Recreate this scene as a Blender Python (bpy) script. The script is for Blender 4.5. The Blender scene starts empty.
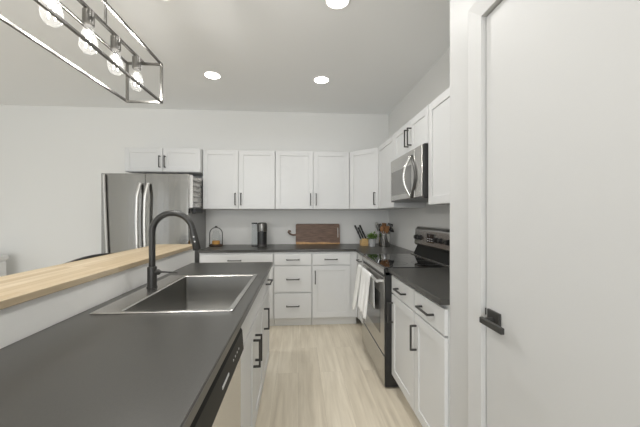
import bpy, bmesh, math, random
from mathutils import Vector, Matrix
random.seed(7)
S = bpy.context.scene
COL = S.collection
PI = math.pi

# ------------------------------------------------------------------ camera
cam_d = bpy.data.cameras.new('camera')
cam = bpy.data.objects.new('camera', cam_d)
COL.objects.link(cam)
cam.location = (0, 0, 1.3158)
cam.rotation_euler = (PI/2, 0, -0.0734)
cam_d.sensor_width = 36.0
cam_d.lens = 292.116/640*36.0
cam_d.shift_y = 1.44/640
cam_d.clip_start = 0.02
S.camera = cam

# ------------------------------------------------------------------ view, world, daylight
S.view_settings.view_transform = 'Standard'
S.view_settings.look = 'None'
S.view_settings.gamma = 1.0
S.view_settings.use_curve_mapping = False
S.view_settings.exposure = 0.16
S.cycles.use_denoising = True
S.cycles.max_bounces = 10
S.cycles.diffuse_bounces = 6
S.cycles.sample_clamp_indirect = 6.0

# watts of every lamp group and the strength of the sky
PW = dict(world=0.4, patio=8, left=15, front=142, back=1.7, mid=5.6, near=2.6, rear=4.0, pendant=4.2)

W = bpy.data.worlds.new('daylight'); S.world = W
W.use_nodes = True
bg = W.node_tree.nodes['Background']
bg.inputs['Color'].default_value = (0.95, 0.98, 1.0, 1)
bg.inputs['Strength'].default_value = PW['world']

def area_light(name, loc, rot, sx, sy, power, col=(1, 1, 1)):
    d = bpy.data.lights.new(name, 'AREA'); d.shape = 'RECTANGLE'
    d.size = sx; d.size_y = sy; d.energy = power; d.color = col
    o = bpy.data.objects.new(name, d); COL.objects.link(o)
    o.location = loc; o.rotation_euler = rot
    return o
# area lamps added as daylight at unseen windows behind and left of the kitchen
area_light('daylight_fill_patio', (-5.02, -4.1, 1.1), (0, -PI/2, 0), 2.1, 1.5, PW['patio'], (0.94, 0.972, 1))
area_light('daylight_fill_left', (-5.02, 1.0, 1.25), (0, -PI/2, 0), 2.1, 2.6, PW['left'], (0.94, 0.972, 1))
area_light('daylight_fill_front', (-1.4, -5.52, 1.3), (PI/2, 0, 0), 3.6, 2.2, PW['front'], (0.94, 0.972, 1))

# ------------------------------------------------------------------ materials
def mat(name, col, rough=0.5, metal=0.0, bump=0.0, bscale=60, spec=0.5, vary=0.0, vscale=8, coat=0.0, stretch=(1, 1, 1)):
    m = bpy.data.materials.new(name); m.use_nodes = True
    nt = m.node_tree; b = nt.nodes['Principled BSDF']
    b.inputs['Base Color'].default_value = (*col, 1)
    b.inputs['Roughness'].default_value = rough
    b.inputs['Metallic'].default_value = metal
    b.inputs['Specular IOR Level'].default_value = spec
    b.inputs['Coat Weight'].default_value = coat
    tc = nt.nodes.new('ShaderNodeTexCoord')
    mp = nt.nodes.new('ShaderNodeMapping'); mp.inputs['Scale'].default_value = stretch
    nt.links.new(tc.outputs['Object'], mp.inputs['Vector'])
    if vary:
        n = nt.nodes.new('ShaderNodeTexNoise'); n.inputs['Scale'].default_value = vscale
        n.inputs['Detail'].default_value = 4
        nt.links.new(mp.outputs['Vector'], n.inputs['Vector'])
        r = nt.nodes.new('ShaderNodeValToRGB')
        r.color_ramp.elements[0].position = 0.3; r.color_ramp.elements[1].position = 0.7
        r.color_ramp.elements[0].color = (*[max(0, c*(1-vary)) for c in col], 1)
        r.color_ramp.elements[1].color = (*[min(1, c*(1+vary)) for c in col], 1)
        nt.links.new(n.outputs['Fac'], r.inputs['Fac'])
        nt.links.new(r.outputs['Color'], b.inputs['Base Color'])
    if bump:
        n2 = nt.nodes.new('ShaderNodeTexNoise'); n2.inputs['Scale'].default_value = bscale
        n2.inputs['Detail'].default_value = 3
        nt.links.new(mp.outputs['Vector'], n2.inputs['Vector'])
        bp = nt.nodes.new('ShaderNodeBump'); bp.inputs['Strength'].default_value = bump
        bp.inputs['Distance'].default_value = 0.004
        nt.links.new(n2.outputs['Fac'], bp.inputs['Height'])
        nt.links.new(bp.outputs['Normal'], b.inputs['Normal'])
    return m

def emit(name, col, strength):
    m = bpy.data.materials.new(name); m.use_nodes = True
    nt = m.node_tree; nt.nodes.remove(nt.nodes['Principled BSDF'])
    e = nt.nodes.new('ShaderNodeEmission'); e.inputs['Color'].default_value = (*col, 1)
    e.inputs['Strength'].default_value = strength
    nt.links.new(e.outputs[0], nt.nodes['Material Output'].inputs['Surface'])
    return m

def clear_glass(name, tint=(1, 1, 1), ior=1.45, haze=0.0):
    m = bpy.data.materials.new(name); m.use_nodes = True
    nt = m.node_tree; nt.nodes.remove(nt.nodes['Principled BSDF'])
    t = nt.nodes.new('ShaderNodeBsdfTransparent'); t.inputs['Color'].default_value = (*tint, 1)
    g = nt.nodes.new('ShaderNodeBsdfGlossy'); g.inputs['Roughness'].default_value = 0.03
    f = nt.nodes.new('ShaderNodeFresnel'); f.inputs['IOR'].default_value = ior
    n = nt.nodes.new('ShaderNodeTexNoise'); n.inputs['Scale'].default_value = 30
    bp = nt.nodes.new('ShaderNodeBump'); bp.inputs['Strength'].default_value = 0.05
    nt.links.new(n.outputs['Fac'], bp.inputs['Height'])
    nt.links.new(bp.outputs['Normal'], g.inputs['Normal'])
    x = nt.nodes.new('ShaderNodeMixShader')
    ge = nt.nodes.new('ShaderNodeNewGeometry'); sb = nt.nodes.new('ShaderNodeMath'); sb.operation = 'SUBTRACT'; sb.inputs[0].default_value = 1
    ml = nt.nodes.new('ShaderNodeMath'); ml.operation = 'MULTIPLY'
    nt.links.new(ge.outputs['Backfacing'], sb.inputs[1]); nt.links.new(sb.outputs[0], ml.inputs[0]); nt.links.new(f.outputs[0], ml.inputs[1])
    nt.links.new(ml.outputs[0], x.inputs[0]); nt.links.new(t.outputs[0], x.inputs[1]); nt.links.new(g.outputs[0], x.inputs[2])
    last = x
    if haze:
        tr = nt.nodes.new('ShaderNodeBsdfTranslucent'); hz_ = nt.nodes.new('ShaderNodeMixShader'); hz_.inputs[0].default_value = haze
        nt.links.new(x.outputs[0], hz_.inputs[1]); nt.links.new(tr.outputs[0], hz_.inputs[2]); last = hz_
    nt.links.new(last.outputs[0], nt.nodes['Material Output'].inputs['Surface'])
    return m

def planks(name, width, length, cols, axis_long='Y', rough=0.45, seam=0.0015, grain=0.12, board=0.36):
    """boards running along one axis, colour varied per board, with wood grain"""
    m = bpy.data.materials.new(name); m.use_nodes = True
    nt = m.node_tree; b = nt.nodes['Principled BSDF']; b.inputs['Roughness'].default_value = rough
    tc = nt.nodes.new('ShaderNodeTexCoord')
    mp = nt.nodes.new('ShaderNodeMapping')
    if axis_long == 'Y': mp.inputs['Rotation'].default_value = (0, 0, PI/2)
    nt.links.new(tc.outputs['Object'], mp.inputs['Vector'])
    br = nt.nodes.new('ShaderNodeTexBrick')
    br.offset = 0.37; br.offset_frequency = 2
    br.inputs['Scale'].default_value = 1.0
    br.inputs['Brick Width'].default_value = length; br.inputs['Row Height'].default_value = width
    br.inputs['Mortar Size'].default_value = seam; br.inputs['Mortar Smooth'].default_value = 0.3
    br.inputs['Bias'].default_value = 0.0
    br.inputs['Color1'].default_value = (0, 0, 0, 1); br.inputs['Color2'].default_value = (1, 1, 1, 1)
    br.inputs['Mortar'].default_value = (0.2, 0.2, 0.2, 1)
    nt.links.new(mp.outputs['Vector'], br.inputs['Vector'])
    mg = nt.nodes.new('ShaderNodeMapping'); mg.inputs['Scale'].default_value = (1.6, 22, 22) if axis_long != 'Y' else (22, 1.6, 22)
    nt.links.new(tc.outputs['Object'], mg.inputs['Vector'])
    # shift the grain per board
    ad = nt.nodes.new('ShaderNodeVectorMath'); ad.operation = 'MULTIPLY_ADD'
    ad.inputs[1].default_value = (7.3, 7.3, 7.3)
    nt.links.new(br.outputs['Color'], ad.inputs[0]); nt.links.new(mg.outputs['Vector'], ad.inputs[2])
    ns = nt.nodes.new('ShaderNodeTexNoise'); ns.inputs['Scale'].default_value = 1.0
    ns.inputs['Detail'].default_value = 5; ns.inputs['Roughness'].default_value = 0.6; ns.inputs['Distortion'].default_value = 0.4
    nt.links.new(ad.outputs[0], ns.inputs['Vector'])
    ramp = nt.nodes.new('ShaderNodeValToRGB')
    el = ramp.color_ramp.elements
    el[0].position = 0.0; el[0].color = (*cols[0], 1)
    el[1].position = 1.0; el[1].color = (*cols[-1], 1)
    for i, c in enumerate(cols[1:-1]):
        e = el.new((i+1)/(len(cols)-1)); e.color = (*c, 1)
    mx = nt.nodes.new('ShaderNodeMath'); mx.operation = 'MULTIPLY_ADD'
    mx.inputs[1].default_value = board
    sc = nt.nodes.new('ShaderNodeMath'); sc.operation = 'MULTIPLY_ADD'
    sc.inputs[1].default_value = grain*8; sc.inputs[2].default_value = 0.5-board/2-grain*4
    nt.links.new(ns.outputs['Fac'], sc.inputs[0])
    nt.links.new(br.outputs['Color'], mx.inputs[0]); nt.links.new(sc.outputs[0], mx.inputs[2])
    nt.links.new(mx.outputs[0], ramp.inputs['Fac'])
    dk = nt.nodes.new('ShaderNodeMix'); dk.data_type = 'RGBA'
    dk.inputs['B'].default_value = (*[c*0.75 for c in cols[0]], 1)
    nt.links.new(br.outputs['Fac'], dk.inputs['Factor']); nt.links.new(ramp.outputs['Color'], dk.inputs['A'])
    nt.links.new(dk.outputs['Result'], b.inputs['Base Color'])
    return m

def brushed(name, col, rough=0.3, axis=(1, 1, 60), bump=0.05, ripple=0.0):
    m = mat(name, col, rough, 1.0)
    nt = m.node_tree; b = nt.nodes['Principled BSDF']
    tc = nt.nodes.new('ShaderNodeTexCoord'); mp = nt.nodes.new('ShaderNodeMapping')
    mp.inputs['Scale'].default_value = axis
    nt.links.new(tc.outputs['Object'], mp.inputs['Vector'])
    n = nt.nodes.new('ShaderNodeTexNoise'); n.inputs['Scale'].default_value = 6; n.inputs['Detail'].default_value = 3
    nt.links.new(mp.outputs['Vector'], n.inputs['Vector'])
    bp = nt.nodes.new('ShaderNodeBump'); bp.inputs['Strength'].default_value = bump; bp.inputs['Distance'].default_value = 0.002
    nt.links.new(n.outputs['Fac'], bp.inputs['Height'])
    last = bp
    if ripple:
        w = nt.nodes.new('ShaderNodeTexWave'); w.bands_direction = 'X'
        w.inputs['Scale'].default_value = 5.0; w.inputs['Distortion'].default_value = 1.2; w.inputs['Detail'].default_value = 1
        m2 = nt.nodes.new('ShaderNodeMapping'); m2.inputs['Scale'].default_value = (1, 1, 0.15)
        nt.links.new(tc.outputs['Object'], m2.inputs['Vector']); nt.links.new(m2.outputs['Vector'], w.inputs['Vector'])
        b2 = nt.nodes.new('ShaderNodeBump'); b2.inputs['Strength'].default_value = ripple; b2.inputs['Distance'].default_value = 0.003
        nt.links.new(w.outputs['Fac'], b2.inputs['Height']); nt.links.new(bp.outputs['Normal'], b2.inputs['Normal'])
        last = b2
    nt.links.new(last.outputs['Normal'], b.inputs['Normal'])
    return m

M = {}
M['wall'] = mat('wall_paint', (0.765, 0.765, 0.75), 0.85, bump=0.08, bscale=180, spec=0.3)
M['ceiling'] = mat('ceiling_paint', (0.875, 0.88, 0.88), 0.9, bump=0.06, bscale=140, spec=0.2)
M['trim'] = mat('trim_paint', (0.86, 0.855, 0.835), 0.45, bump=0.03, bscale=90)
M['door'] = mat('door_paint', (0.585, 0.586, 0.58), 0.5, bump=0.03, bscale=120)
M['cab'] = mat('cabinet_paint', (0.66, 0.665, 0.663), 0.4, bump=0.02, bscale=120)
M['toe'] = mat('toe_kick_paint', (0.72, 0.72, 0.71), 0.5, bump=0.03, bscale=80)
M['black'] = mat('black_metal', (0.035, 0.034, 0.032), 0.42, bump=0.03, bscale=300)
M['faucetm'] = mat('matte_black_metal', (0.026, 0.025, 0.023), 0.36, bump=0.02, bscale=300)
M['counter'] = mat('slate_laminate', (0.048, 0.0465, 0.042), 0.30, bump=0.04, bscale=500, vary=0.08, vscale=240)
M['steel'] = brushed('stainless_steel', (0.52, 0.51, 0.49), 0.27, (1, 1, 40))
M['steel_v'] = brushed('stainless_vertical', (0.68, 0.675, 0.66), 0.22, (40, 40, 1), 0.04)
M['steel_rip'] = brushed('stainless_door_skin', (0.30, 0.296, 0.285), 0.17, (40, 40, 1), 0.03, ripple=0.05)
M['sink'] = brushed('satin_steel_sink', (0.34, 0.335, 0.32), 0.36, (30, 1, 30), 0.05)
M['streaksteel'] = mat('reflection_streak_steel', (0.52, 0.515, 0.50), 0.6, 1.0, bump=0.01)
M['chrome'] = mat('polished_steel', (0.75, 0.74, 0.72), 0.14, 1.0, bump=0.01)
M['handle_steel'] = mat('satin_handle_steel', (0.66, 0.655, 0.64), 0.42, 1.0, bump=0.01)
M['darksteel'] = mat('dark_nickel', (0.20, 0.195, 0.185), 0.28, 1.0, bump=0.02)
M['fridge_side'] = mat('grey_enamel', (0.30, 0.30, 0.295), 0.4, 0.3, bump=0.03, bscale=400)
M['blackglass'] = mat('black_glass', (0.012, 0.012, 0.012), 0.04, bump=0.003, bscale=20, coat=0.5)
M['darkglass'] = mat('smoked_glass', (0.05, 0.05, 0.048), 0.07, bump=0.003, bscale=20, coat=0.4)
M['blackplastic'] = mat('black_plastic', (0.02, 0.02, 0.02), 0.3, bump=0.02)
M['panelblack'] = mat('satin_black_panel', (0.018, 0.018, 0.017), 0.42, bump=0.02, spec=0.1)
M['mwglass'] = mat('grey_mesh_glass', (0.17, 0.168, 0.16), 0.18, bump=0.003, bscale=20)
M['greymark'] = mat('pale_print', (0.6, 0.6, 0.6), 0.5, bump=0.01)
M['floor'] = planks('pale_oak_planks', 0.18, 1.22,
                    [(0.44, 0.385, 0.30), (0.61, 0.545, 0.435), (0.72, 0.655, 0.535), (0.84, 0.78, 0.66)], 'Y', 0.42, 0.0005, 0.17, 0.22)
M['butcher'] = planks('butcher_block', 0.042, 0.75,
                      [(0.29, 0.20, 0.108), (0.41, 0.315, 0.195), (0.51, 0.415, 0.285), (0.63, 0.55, 0.42)], 'Y', 0.45, 0.0006, 0.11)
M['walnut'] = mat('walnut_board', (0.15, 0.088, 0.058), 0.5, bump=0.05, bscale=30, vary=0.45, vscale=9, stretch=(1, 6, 9))
M['sapwood'] = mat('pale_sapwood', (0.50, 0.29, 0.13), 0.5, vary=0.25, vscale=20, bump=0.03)
M['beech'] = mat('pale_beech', (0.62, 0.42, 0.19), 0.45, vary=0.15, vscale=12, stretch=(1, 1, 5), bump=0.02)
M['spoonwood'] = mat('brown_spoon_wood', (0.26, 0.125, 0.05), 0.5, vary=0.3, vscale=14, stretch=(4, 4, 1), bump=0.02)
M['pot'] = mat('grey_ceramic', (0.42, 0.43, 0.43), 0.55, bump=0.04, vary=0.05)
M['leaf'] = mat('green_leaf', (0.17, 0.30, 0.06), 0.5, vary=0.45, vscale=30, bump=0.03)
M['soil'] = mat('dark_soil', (0.05, 0.035, 0.02), 0.9, bump=0.4, bscale=60)
M['towel'] = mat('white_cotton', (0.85, 0.85, 0.84), 0.95, bump=0.35, bscale=380, spec=0.1)
M['towel2'] = mat('off_white_waffle_cotton', (0.80, 0.80, 0.78), 0.95, bump=0.5, bscale=250, spec=0.1)
M['glass'] = clear_glass('clear_glass', (0.96, 0.97, 0.97), 1.7)
M['bulbglass'] = clear_glass('bulb_glass', (0.97, 0.97, 0.96), 1.5, 0.016)
M['tankglass'] = clear_glass('tank_plastic', (0.90, 0.92, 0.93), 1.35)
M['amber'] = mat('amber_wax', (0.62, 0.33, 0.09), 0.5, vary=0.2, bump=0.03)
M['brownbase'] = mat('dark_brown_wood', (0.06, 0.035, 0.02), 0.5, vary=0.3, vscale=20, bump=0.03)
M['graphite'] = mat('handle_reflection_dark', (0.10, 0.098, 0.094), 0.35, 0.5, bump=0.02)
M['binwhite'] = mat('white_plastic', (0.78, 0.78, 0.77), 0.4, bump=0.02)
M['filament'] = emit('lit_filament', (1.0, 0.95, 0.86), 25)
M['lens'] = emit('lit_lens', (1.0, 0.97, 0.93), 14)

# ------------------------------------------------------------------ mesh helpers
def NB(): return bmesh.new()

def box(bm, x0, x1, y0, y1, z0, z1, bev=0.0, seg=1):
    t = bmesh.new()
    bmesh.ops.create_cube(t, size=1.0)
    bmesh.ops.scale(t, vec=(abs(x1-x0), abs(y1-y0), abs(z1-z0)), verts=t.verts)
    bmesh.ops.translate(t, vec=((x0+x1)/2, (y0+y1)/2, (z0+z1)/2), verts=t.verts)
    if bev: bmesh.ops.bevel(t, geom=t.edges[:], offset=bev, segments=seg, affect='EDGES', profile=0.5)
    merge(bm, t)

def merge(bm, t, mtx=None):
    if mtx is not None: bmesh.ops.transform(t, matrix=mtx, verts=t.verts)
    me = bpy.data.meshes.new('tmp'); t.to_mesh(me); bm.from_mesh(me)
    bpy.data.meshes.remove(me); t.free()

def lathe(bm, prof, n=24, loc=(0, 0, 0), mtx=None, cap=True):
    """prof: list of (radius, z)"""
    t = bmesh.new(); rings = []
    for r, z in prof:
        if r < 1e-6: rings.append([t.verts.new((0, 0, z))])
        else: rings.append([t.verts.new((r*math.cos(2*PI*i/n), r*math.sin(2*PI*i/n), z)) for i in range(n)])
    for a, b in zip(rings[:-1], rings[1:]):
        for i in range(n):
            j = (i+1) % n
            if len(a) == 1 and len(b) == 1: continue
            if len(a) == 1: t.faces.new((a[0], b[j], b[i]))
            elif len(b) == 1: t.faces.new((a[i], a[j], b[0]))
            else: t.faces.new((a[i], a[j], b[j], b[i]))
    if cap:
        if len(rings[0]) > 1: t.faces.new(list(reversed(rings[0])))
        if len(rings[-1]) > 1: t.faces.new(rings[-1])
    bmesh.ops.recalc_face_normals(t, faces=t.faces[:])
    if mtx is not None: bmesh.ops.transform(t, matrix=mtx, verts=t.verts)
    bmesh.ops.translate(t, vec=loc, verts=t.verts)
    merge(bm, t)

def tube(bm, pts, r, n=12, radii=None, caps=True):
    t = bmesh.new(); P = [Vector(p) for p in pts]; rings = []
    prev = None
    for i, p in enumerate(P):
        if i == 0: d = P[1]-P[0]
        elif i == len(P)-1: d = P[-1]-P[-2]
        else: d = (P[i+1]-P[i]).normalized()+(P[i]-P[i-1]).normalized()
        d.normalize()
        if prev is None:
            a = Vector((0, 0, 1)) if abs(d.z) < 0.9 else Vector((1, 0, 0))
            u = d.cross(a).normalized()
        else:
            u = (prev-d*prev.dot(d)).normalized()
        prev = u; v = d.cross(u)
        rr = radii[i] if radii else r
        rings.append([t.verts.new(p+u*rr*math.cos(2*PI*k/n)+v*rr*math.sin(2*PI*k/n)) for k in range(n)])
    for a, b in zip(rings[:-1], rings[1:]):
        for k in range(n):
            j = (k+1) % n; t.faces.new((a[k], a[j], b[j], b[k]))
    if caps: t.faces.new(list(reversed(rings[0]))); t.faces.new(rings[-1])
    bmesh.ops.recalc_face_normals(t, faces=t.faces[:])
    merge(bm, t)

def prism(bm, poly, axis, a0, a1, bev=0.0):
    """extrude a 2D polygon along an axis; poly in the two other coordinates (order x,y,z without axis)"""
    t = bmesh.new()
    def mk(p, a):
        if axis == 'x': return (a, p[0], p[1])
        if axis == 'y': return (p[0], a, p[1])
        return (p[0], p[1], a)
    A = [t.verts.new(mk(p, a0)) for p in poly]; B = [t.verts.new(mk(p, a1)) for p in poly]
    n = len(poly)
    for i in range(n):
        j = (i+1) % n; t.faces.new((A[i], A[j], B[j], B[i]))
    t.faces.new(A); t.faces.new(list(reversed(B)))
    bmesh.ops.recalc_face_normals(t, faces=t.faces[:])
    if bev: bmesh.ops.bevel(t, geom=t.edges[:], offset=bev, segments=1, affect='EDGES', profile=0.5)
    merge(bm, t)

def obj(name, bm, m, parent=None, smooth=False, loc=None, label=None):
    me = bpy.data.meshes.new(name); bm.to_mesh(me); bm.free()
    if isinstance(m, str): m = M[m]
    me.materials.append(m)
    o = bpy.data.objects.new(name, me); COL.objects.link(o)
    if smooth:
        for p in me.polygons: p.use_smooth = True
        try: me.set_sharp_from_angle(angle=math.radians(35))
        except Exception: pass
    if parent: o.parent = parent
    if loc: o.location = loc
    if label: o['label'] = label
    return o

def tag(o, label, cat, group=None):
    o['label'] = label; o['category'] = cat
    if group: o['group'] = group
    return o

def thing(name, label, cat, loc=(0, 0, 0), rz=0, group=None):
    o = bpy.data.objects.new(name, None); COL.objects.link(o)
    o.location = loc; o.rotation_euler = (0, 0, rz); o.empty_display_size = 0.1
    return tag(o, label, cat, group)

def struct(name, bm, m, label=None, cat=None, parent=None):
    o = obj(name, bm, m, parent)
    o['kind'] = 'structure'
    if label: o['label'] = label
    if cat: o['category'] = cat
    return o

def copy_tree(o, parent=None):
    c = o.copy(); COL.objects.link(c)
    if parent: c.parent = parent
    for ch in list(o.children): copy_tree(ch, c)
    return c

# ------------------------------------------------------------------ dimensions
YB, XR, ZC = 4.044, 1.271, 2.73          # back wall, right wall, ceiling
XL, YF = -5.0, -5.5                      # far left wall, wall behind
XP, YP = 0.72, 1.345                     # pantry wall face and its corner
CT, CU = 0.914, 0.884                    # countertop top / underside

# ------------------------------------------------------------------ structure
b = NB(); box(b, XL-.15, XR+.15, YF-.15, YB+.15, -0.1, 0); struct('floor', b, 'floor', 'pale oak plank floor running down the aisle', 'floor')
b = NB(); box(b, XL-.15, XR+.15, YF-.15, YB+.15, ZC, ZC+.1); struct('ceiling', b, 'ceiling', 'flat grey-white painted ceiling', 'ceiling')
b = NB(); box(b, XL-.15, XR+.15, YB, YB+.15, 0, ZC); struct('wall_back', b, 'wall', 'pale grey wall behind the fridge and back cabinets', 'wall')
b = NB(); box(b, XR, XR+.15, YF, YB, 0, ZC); struct('wall_right', b, 'wall', 'pale grey wall behind the stove and microwave', 'wall')
# left wall with two openings
b = NB()
box(b, XL-.15, XL, -4.9, -3.3, 2.15, ZC); box(b, XL-.15, XL, YF, -4.9, 0, ZC); box(b, XL-.15, XL, -3.3, -0.35, 0, ZC)
box(b, XL-.15, XL, -0.35, 2.35, 0, 0.15); box(b, XL-.15, XL, -0.35, 2.35, 2.35, ZC); box(b, XL-.15, XL, 2.35, YB, 0, ZC)
struct('wall_left', b, 'wall')
b = NB()
box(b, XL, -3.3, YF-.15, YF, 0, ZC); box(b, 0.5, XR, YF-.15, YF, 0, ZC)
box(b, -3.3, 0.5, YF-.15, YF, 0, 0.15); box(b, -3.3, 0.5, YF-.15, YF, 2.4, ZC)
struct('wall_front', b, 'wall')
# pantry wall with door opening  (opening y 0.25..1.06, top 2.07)
DY0, DY1, DZ = 0.26, 1.09, 2.09
b = NB()
box(b, XP, XR-.002, DY1, YP, 0, ZC-.001)
box(b, XP, XP+.11, DY0, DY1, DZ, ZC-.001)
box(b, XP, XP+.11, YF+.002, DY0, 0, ZC-.001)
struct('wall_pantry', b, 'door', 'white wall around the pantry door at right', 'wall')
b = NB()
cw, to, ti = .072, .019, .010             # casing width, thickness at its outer and inner edge
prism(b, [(XP-.0005, DY1), (XP-.0005, DY1+cw), (XP-to, DY1+cw), (XP-ti, DY1)], 'z', 0, DZ)
prism(b, [(XP-.0005, DY0), (XP-.0005, DY0-cw), (XP-to, DY0-cw), (XP-ti, DY0)], 'z', 0, DZ)
t = bmesh.new()                            # head with mitred ends
vs = [t.verts.new(p) for p in ((XP-.0005, DY0, DZ), (XP-.0005, DY1, DZ), (XP-.0005, DY1+cw, DZ+cw), (XP-.0005, DY0-cw, DZ+cw),
                               (XP-ti, DY0, DZ), (XP-ti, DY1, DZ), (XP-to, DY1+cw, DZ+cw), (XP-to, DY0-cw, DZ+cw))]
for f in ((0, 1, 2, 3), (4, 5, 6, 7), (0, 1, 5, 4), (1, 2, 6, 5), (2, 3, 7, 6), (3, 0, 4, 7)): t.faces.new([vs[k] for k in f])
bmesh.ops.recalc_face_normals(t, faces=t.faces[:]); merge(b, t)
for ya, yb, yc in ((DY1, DY1+cw, DY1+cw), (DY0, DY0-cw, DY0-cw)):   # side casings carried up into the mitre
    t = bmesh.new()
    vs = [t.verts.new(p) for p in ((XP-.0005, ya, DZ), (XP-.0005, yb, DZ), (XP-.0005, yc, DZ+cw), (XP-ti, ya, DZ), (XP-to, yb, DZ), (XP-to, yc, DZ+cw))]
    for f in ((0, 1, 2), (3, 4, 5), (0, 1, 4, 3), (1, 2, 5, 4), (2, 0, 3, 5)): t.faces.new([vs[k] for k in f])
    bmesh.ops.recalc_face_normals(t, faces=t.faces[:]); merge(b, t)
struct('trim_1', b, 'door', 'white flat casing around the pantry door', 'trim')
b = NB(); box(b, XP+.008, XP+.043, DY0+.004, DY1-.004, 0.01, DZ-.005, .002)
door = struct('door_1', b, 'door', 'white flush pantry door with black lever handle', 'door')
hy, hz, hx = 1.034, 0.926, XP+.008
b = NB(); box(b, hx-.010, hx-.0005, hy-.034, hy+.033, hz-.033, hz+.033, .0015)
rose = obj('handle_rose', b, 'black', door, label='square black door rose')
b = NB()
tube(b, [(hx-.010, hy, hz), (hx-.042, hy, hz)], .010, 16)
box(b, hx-.056, hx-.042, hy-.108, hy+.010, hz-.011, hz+.011, .002)
obj('door_lever', b, 'black', rose, label='black bar lever')
b = NB(); box(b, hx-.002, hx+.010, DY1-.0042, DY1-.0005, hz+.002, hz+.028); obj('latch_plate', b, 'black', door)

# window frames in the openings out of view
def window(name, x0, x1, y0, y1, z0, z1, along):
    b = NB(); t = .05
    if along == 'y':
        box(b, x0, x1, y0+.001, y0+t, z0+.001, z1-.001); box(b, x0, x1, y1-t, y1-.001, z0+.001, z1-.001)
        box(b, x0, x1, y0+t, y1-t, z0+.001, z0+t); box(b, x0, x1, y0+t, y1-t, z1-t, z1-.001)
        box(b, x0, x1, (y0+y1)/2-.025, (y0+y1)/2+.025, z0+t, z1-t)
    else:
        box(b, x0+.001, x0+t, y0, y1, z0+.001, z1-.001); box(b, x1-t, x1-.001, y0, y1, z0+.001, z1-.001)
        box(b, x0+t, x1-t, y0, y1, z0+.001, z0+t); box(b, x0+t, x1-t, y0, y1, z1-t, z1-.001)
        box(b, (x0+x1)/2-.025, (x0+x1)/2+.025, y0, y1, z0+t, z1-t)
    struct(name, b, 'trim')
window('unseen_window_1', XL-.12, XL-.06, -4.9, -3.3, 0.0, 2.15, 'y')
window('unseen_window_2', XL-.12, XL-.06, -0.35, 2.35, 0.15, 2.35, 'y')
window('unseen_window_3', -3.3, 0.5, YF-.12, YF-.06, 0.15, 2.4, 'x')

# half wall that carries the raised bar
XK = -0.896
b = NB(); box(b, XK-.12, XK, -0.55, 2.60, 0, 1.034); struct('wall_island', b, 'trim', 'white half wall between island counter and wooden bar', 'wall')

# ------------------------------------------------------------------ cabinet builder
def pull(parent, kind, x, y, z, length, post=.03, w=.010):
    """square black bar pull on a front whose face is at local y"""
    b = NB(); L = length/2
    if kind == 'v':
        box(b, x-w/2, x+w/2, y-post-w, y-post, z-L, z+L, .001)
        for s in (-1, 1): box(b, x-w/2, x+w/2, y-post-.0005, y-.0005, z+s*(L-w/2)-w/2, z+s*(L-w/2)+w/2)
    else:
        box(b, x-L, x+L, y-post-w, y-post, z-w/2, z+w/2, .001)
        for s in (-1, 1): box(b, x+s*(L-w/2)-w/2, x+s*(L-w/2)+w/2, y-post-.0005, y-.0005, z-w/2, z+w/2)
    return obj('handle', b, 'black', parent, label='black square bar pull')

FT = .02
def front(root, kind, x0, x1, z0, z1, handle=None, plen=.152):
    b = NB()
    if kind == 'door':
        r = .058; rec = .007
        box(b, x0, x0+r, -FT, -.0005, z0, z1, .0012); box(b, x1-r, x1, -FT, -.0005, z0, z1, .0012)
        box(b, x0+r-.0005, x1-r+.0005, -FT+.0003, -.0005, z0, z0+r, .0012); box(b, x0+r-.0005, x1-r+.0005, -FT+.0003, -.0005, z1-r, z1, .0012)
        # recessed panel with a sloped inner bevel
        box(b, x0+r-.001, x1-r+.001, -FT+rec, -.001, z0+r-.001, z1-r+.001)
        f = obj('door', b, 'cab', root)
    else:
        box(b, x0, x1, -FT, -.0005, z0, z1, .0015)
        f = obj('drawer' if kind == 'drawer' else 'false_front', b, 'cab', root)
    if handle: pull(f, handle[0], handle[1], -FT, handle[2], plen)
    return f

def base_cabinet(label, loc, rz, w, d, fronts, group=None, top=CU):
    r = thing('base_cabinet', label, 'cabinet', loc, rz, group)
    b = NB(); box(b, 0, w, 0, d, .10, top-.0005, .001); obj('body', b, 'cab', r)
    b = NB(); box(b, .001, w-.001, .065, d-.001, 0, .10); obj('toe_kick', b, 'toe', r)
    for f in fronts: front(r, *f)
    return r

def wall_cabinet(label, loc, rz, w, d, z0, z1, fronts, group=None):
    r = thing('wall_cabinet', label, 'cabinet', loc, rz, group)
    b = NB(); box(b, 0, w, 0, d, z0-loc[2], z1-loc[2], .001); obj('body', b, 'cab', r)
    for f in fronts: front(r, *f)
    return r

G = .006
# ---- wall cabinets
ZU0, ZU1 = 1.388, 2.127
UZ = ZU0
H = ZU1-ZU0
YU = YB-.002-.31          # body front of back uppers, door adds 20 mm
def two_doors(w, h, hz, m=None, inset=.032):
    m = m or w/2
    return [('door', G/2, m-G/2, .004, h-.004, ('v', m-G/2-inset, hz)),
            ('door', m+G/2, w-G/2, .004, h-.004, ('v', m+G/2+inset, hz))]
wall_cabinet('white two-door wall cabinet right of the fridge, above the glass cloche', (-1.183, YU, UZ), 0, .888, .31, ZU0, ZU1, two_doors(.888, H, .125, m=.433))
wall_cabinet('white two-door wall cabinet above the walnut cutting board', (-.292, YU, UZ), 0, .946, .31, ZU0, ZU1, two_doors(.946, H, .125, m=.479))
hf = 2.127-1.835
r = thing('wall_cabinet', 'short white two-door cabinet above the refrigerator', 'cabinet', (-2.072, 3.665, 1.835))
b = NB(); box(b, 0, .884, 0, YB-.002-3.665, 0, hf, .001); obj('body', b, 'cab', r)
for f in two_doors(.884, hf, .12, inset=.028): front(r, *f, .14)
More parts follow.
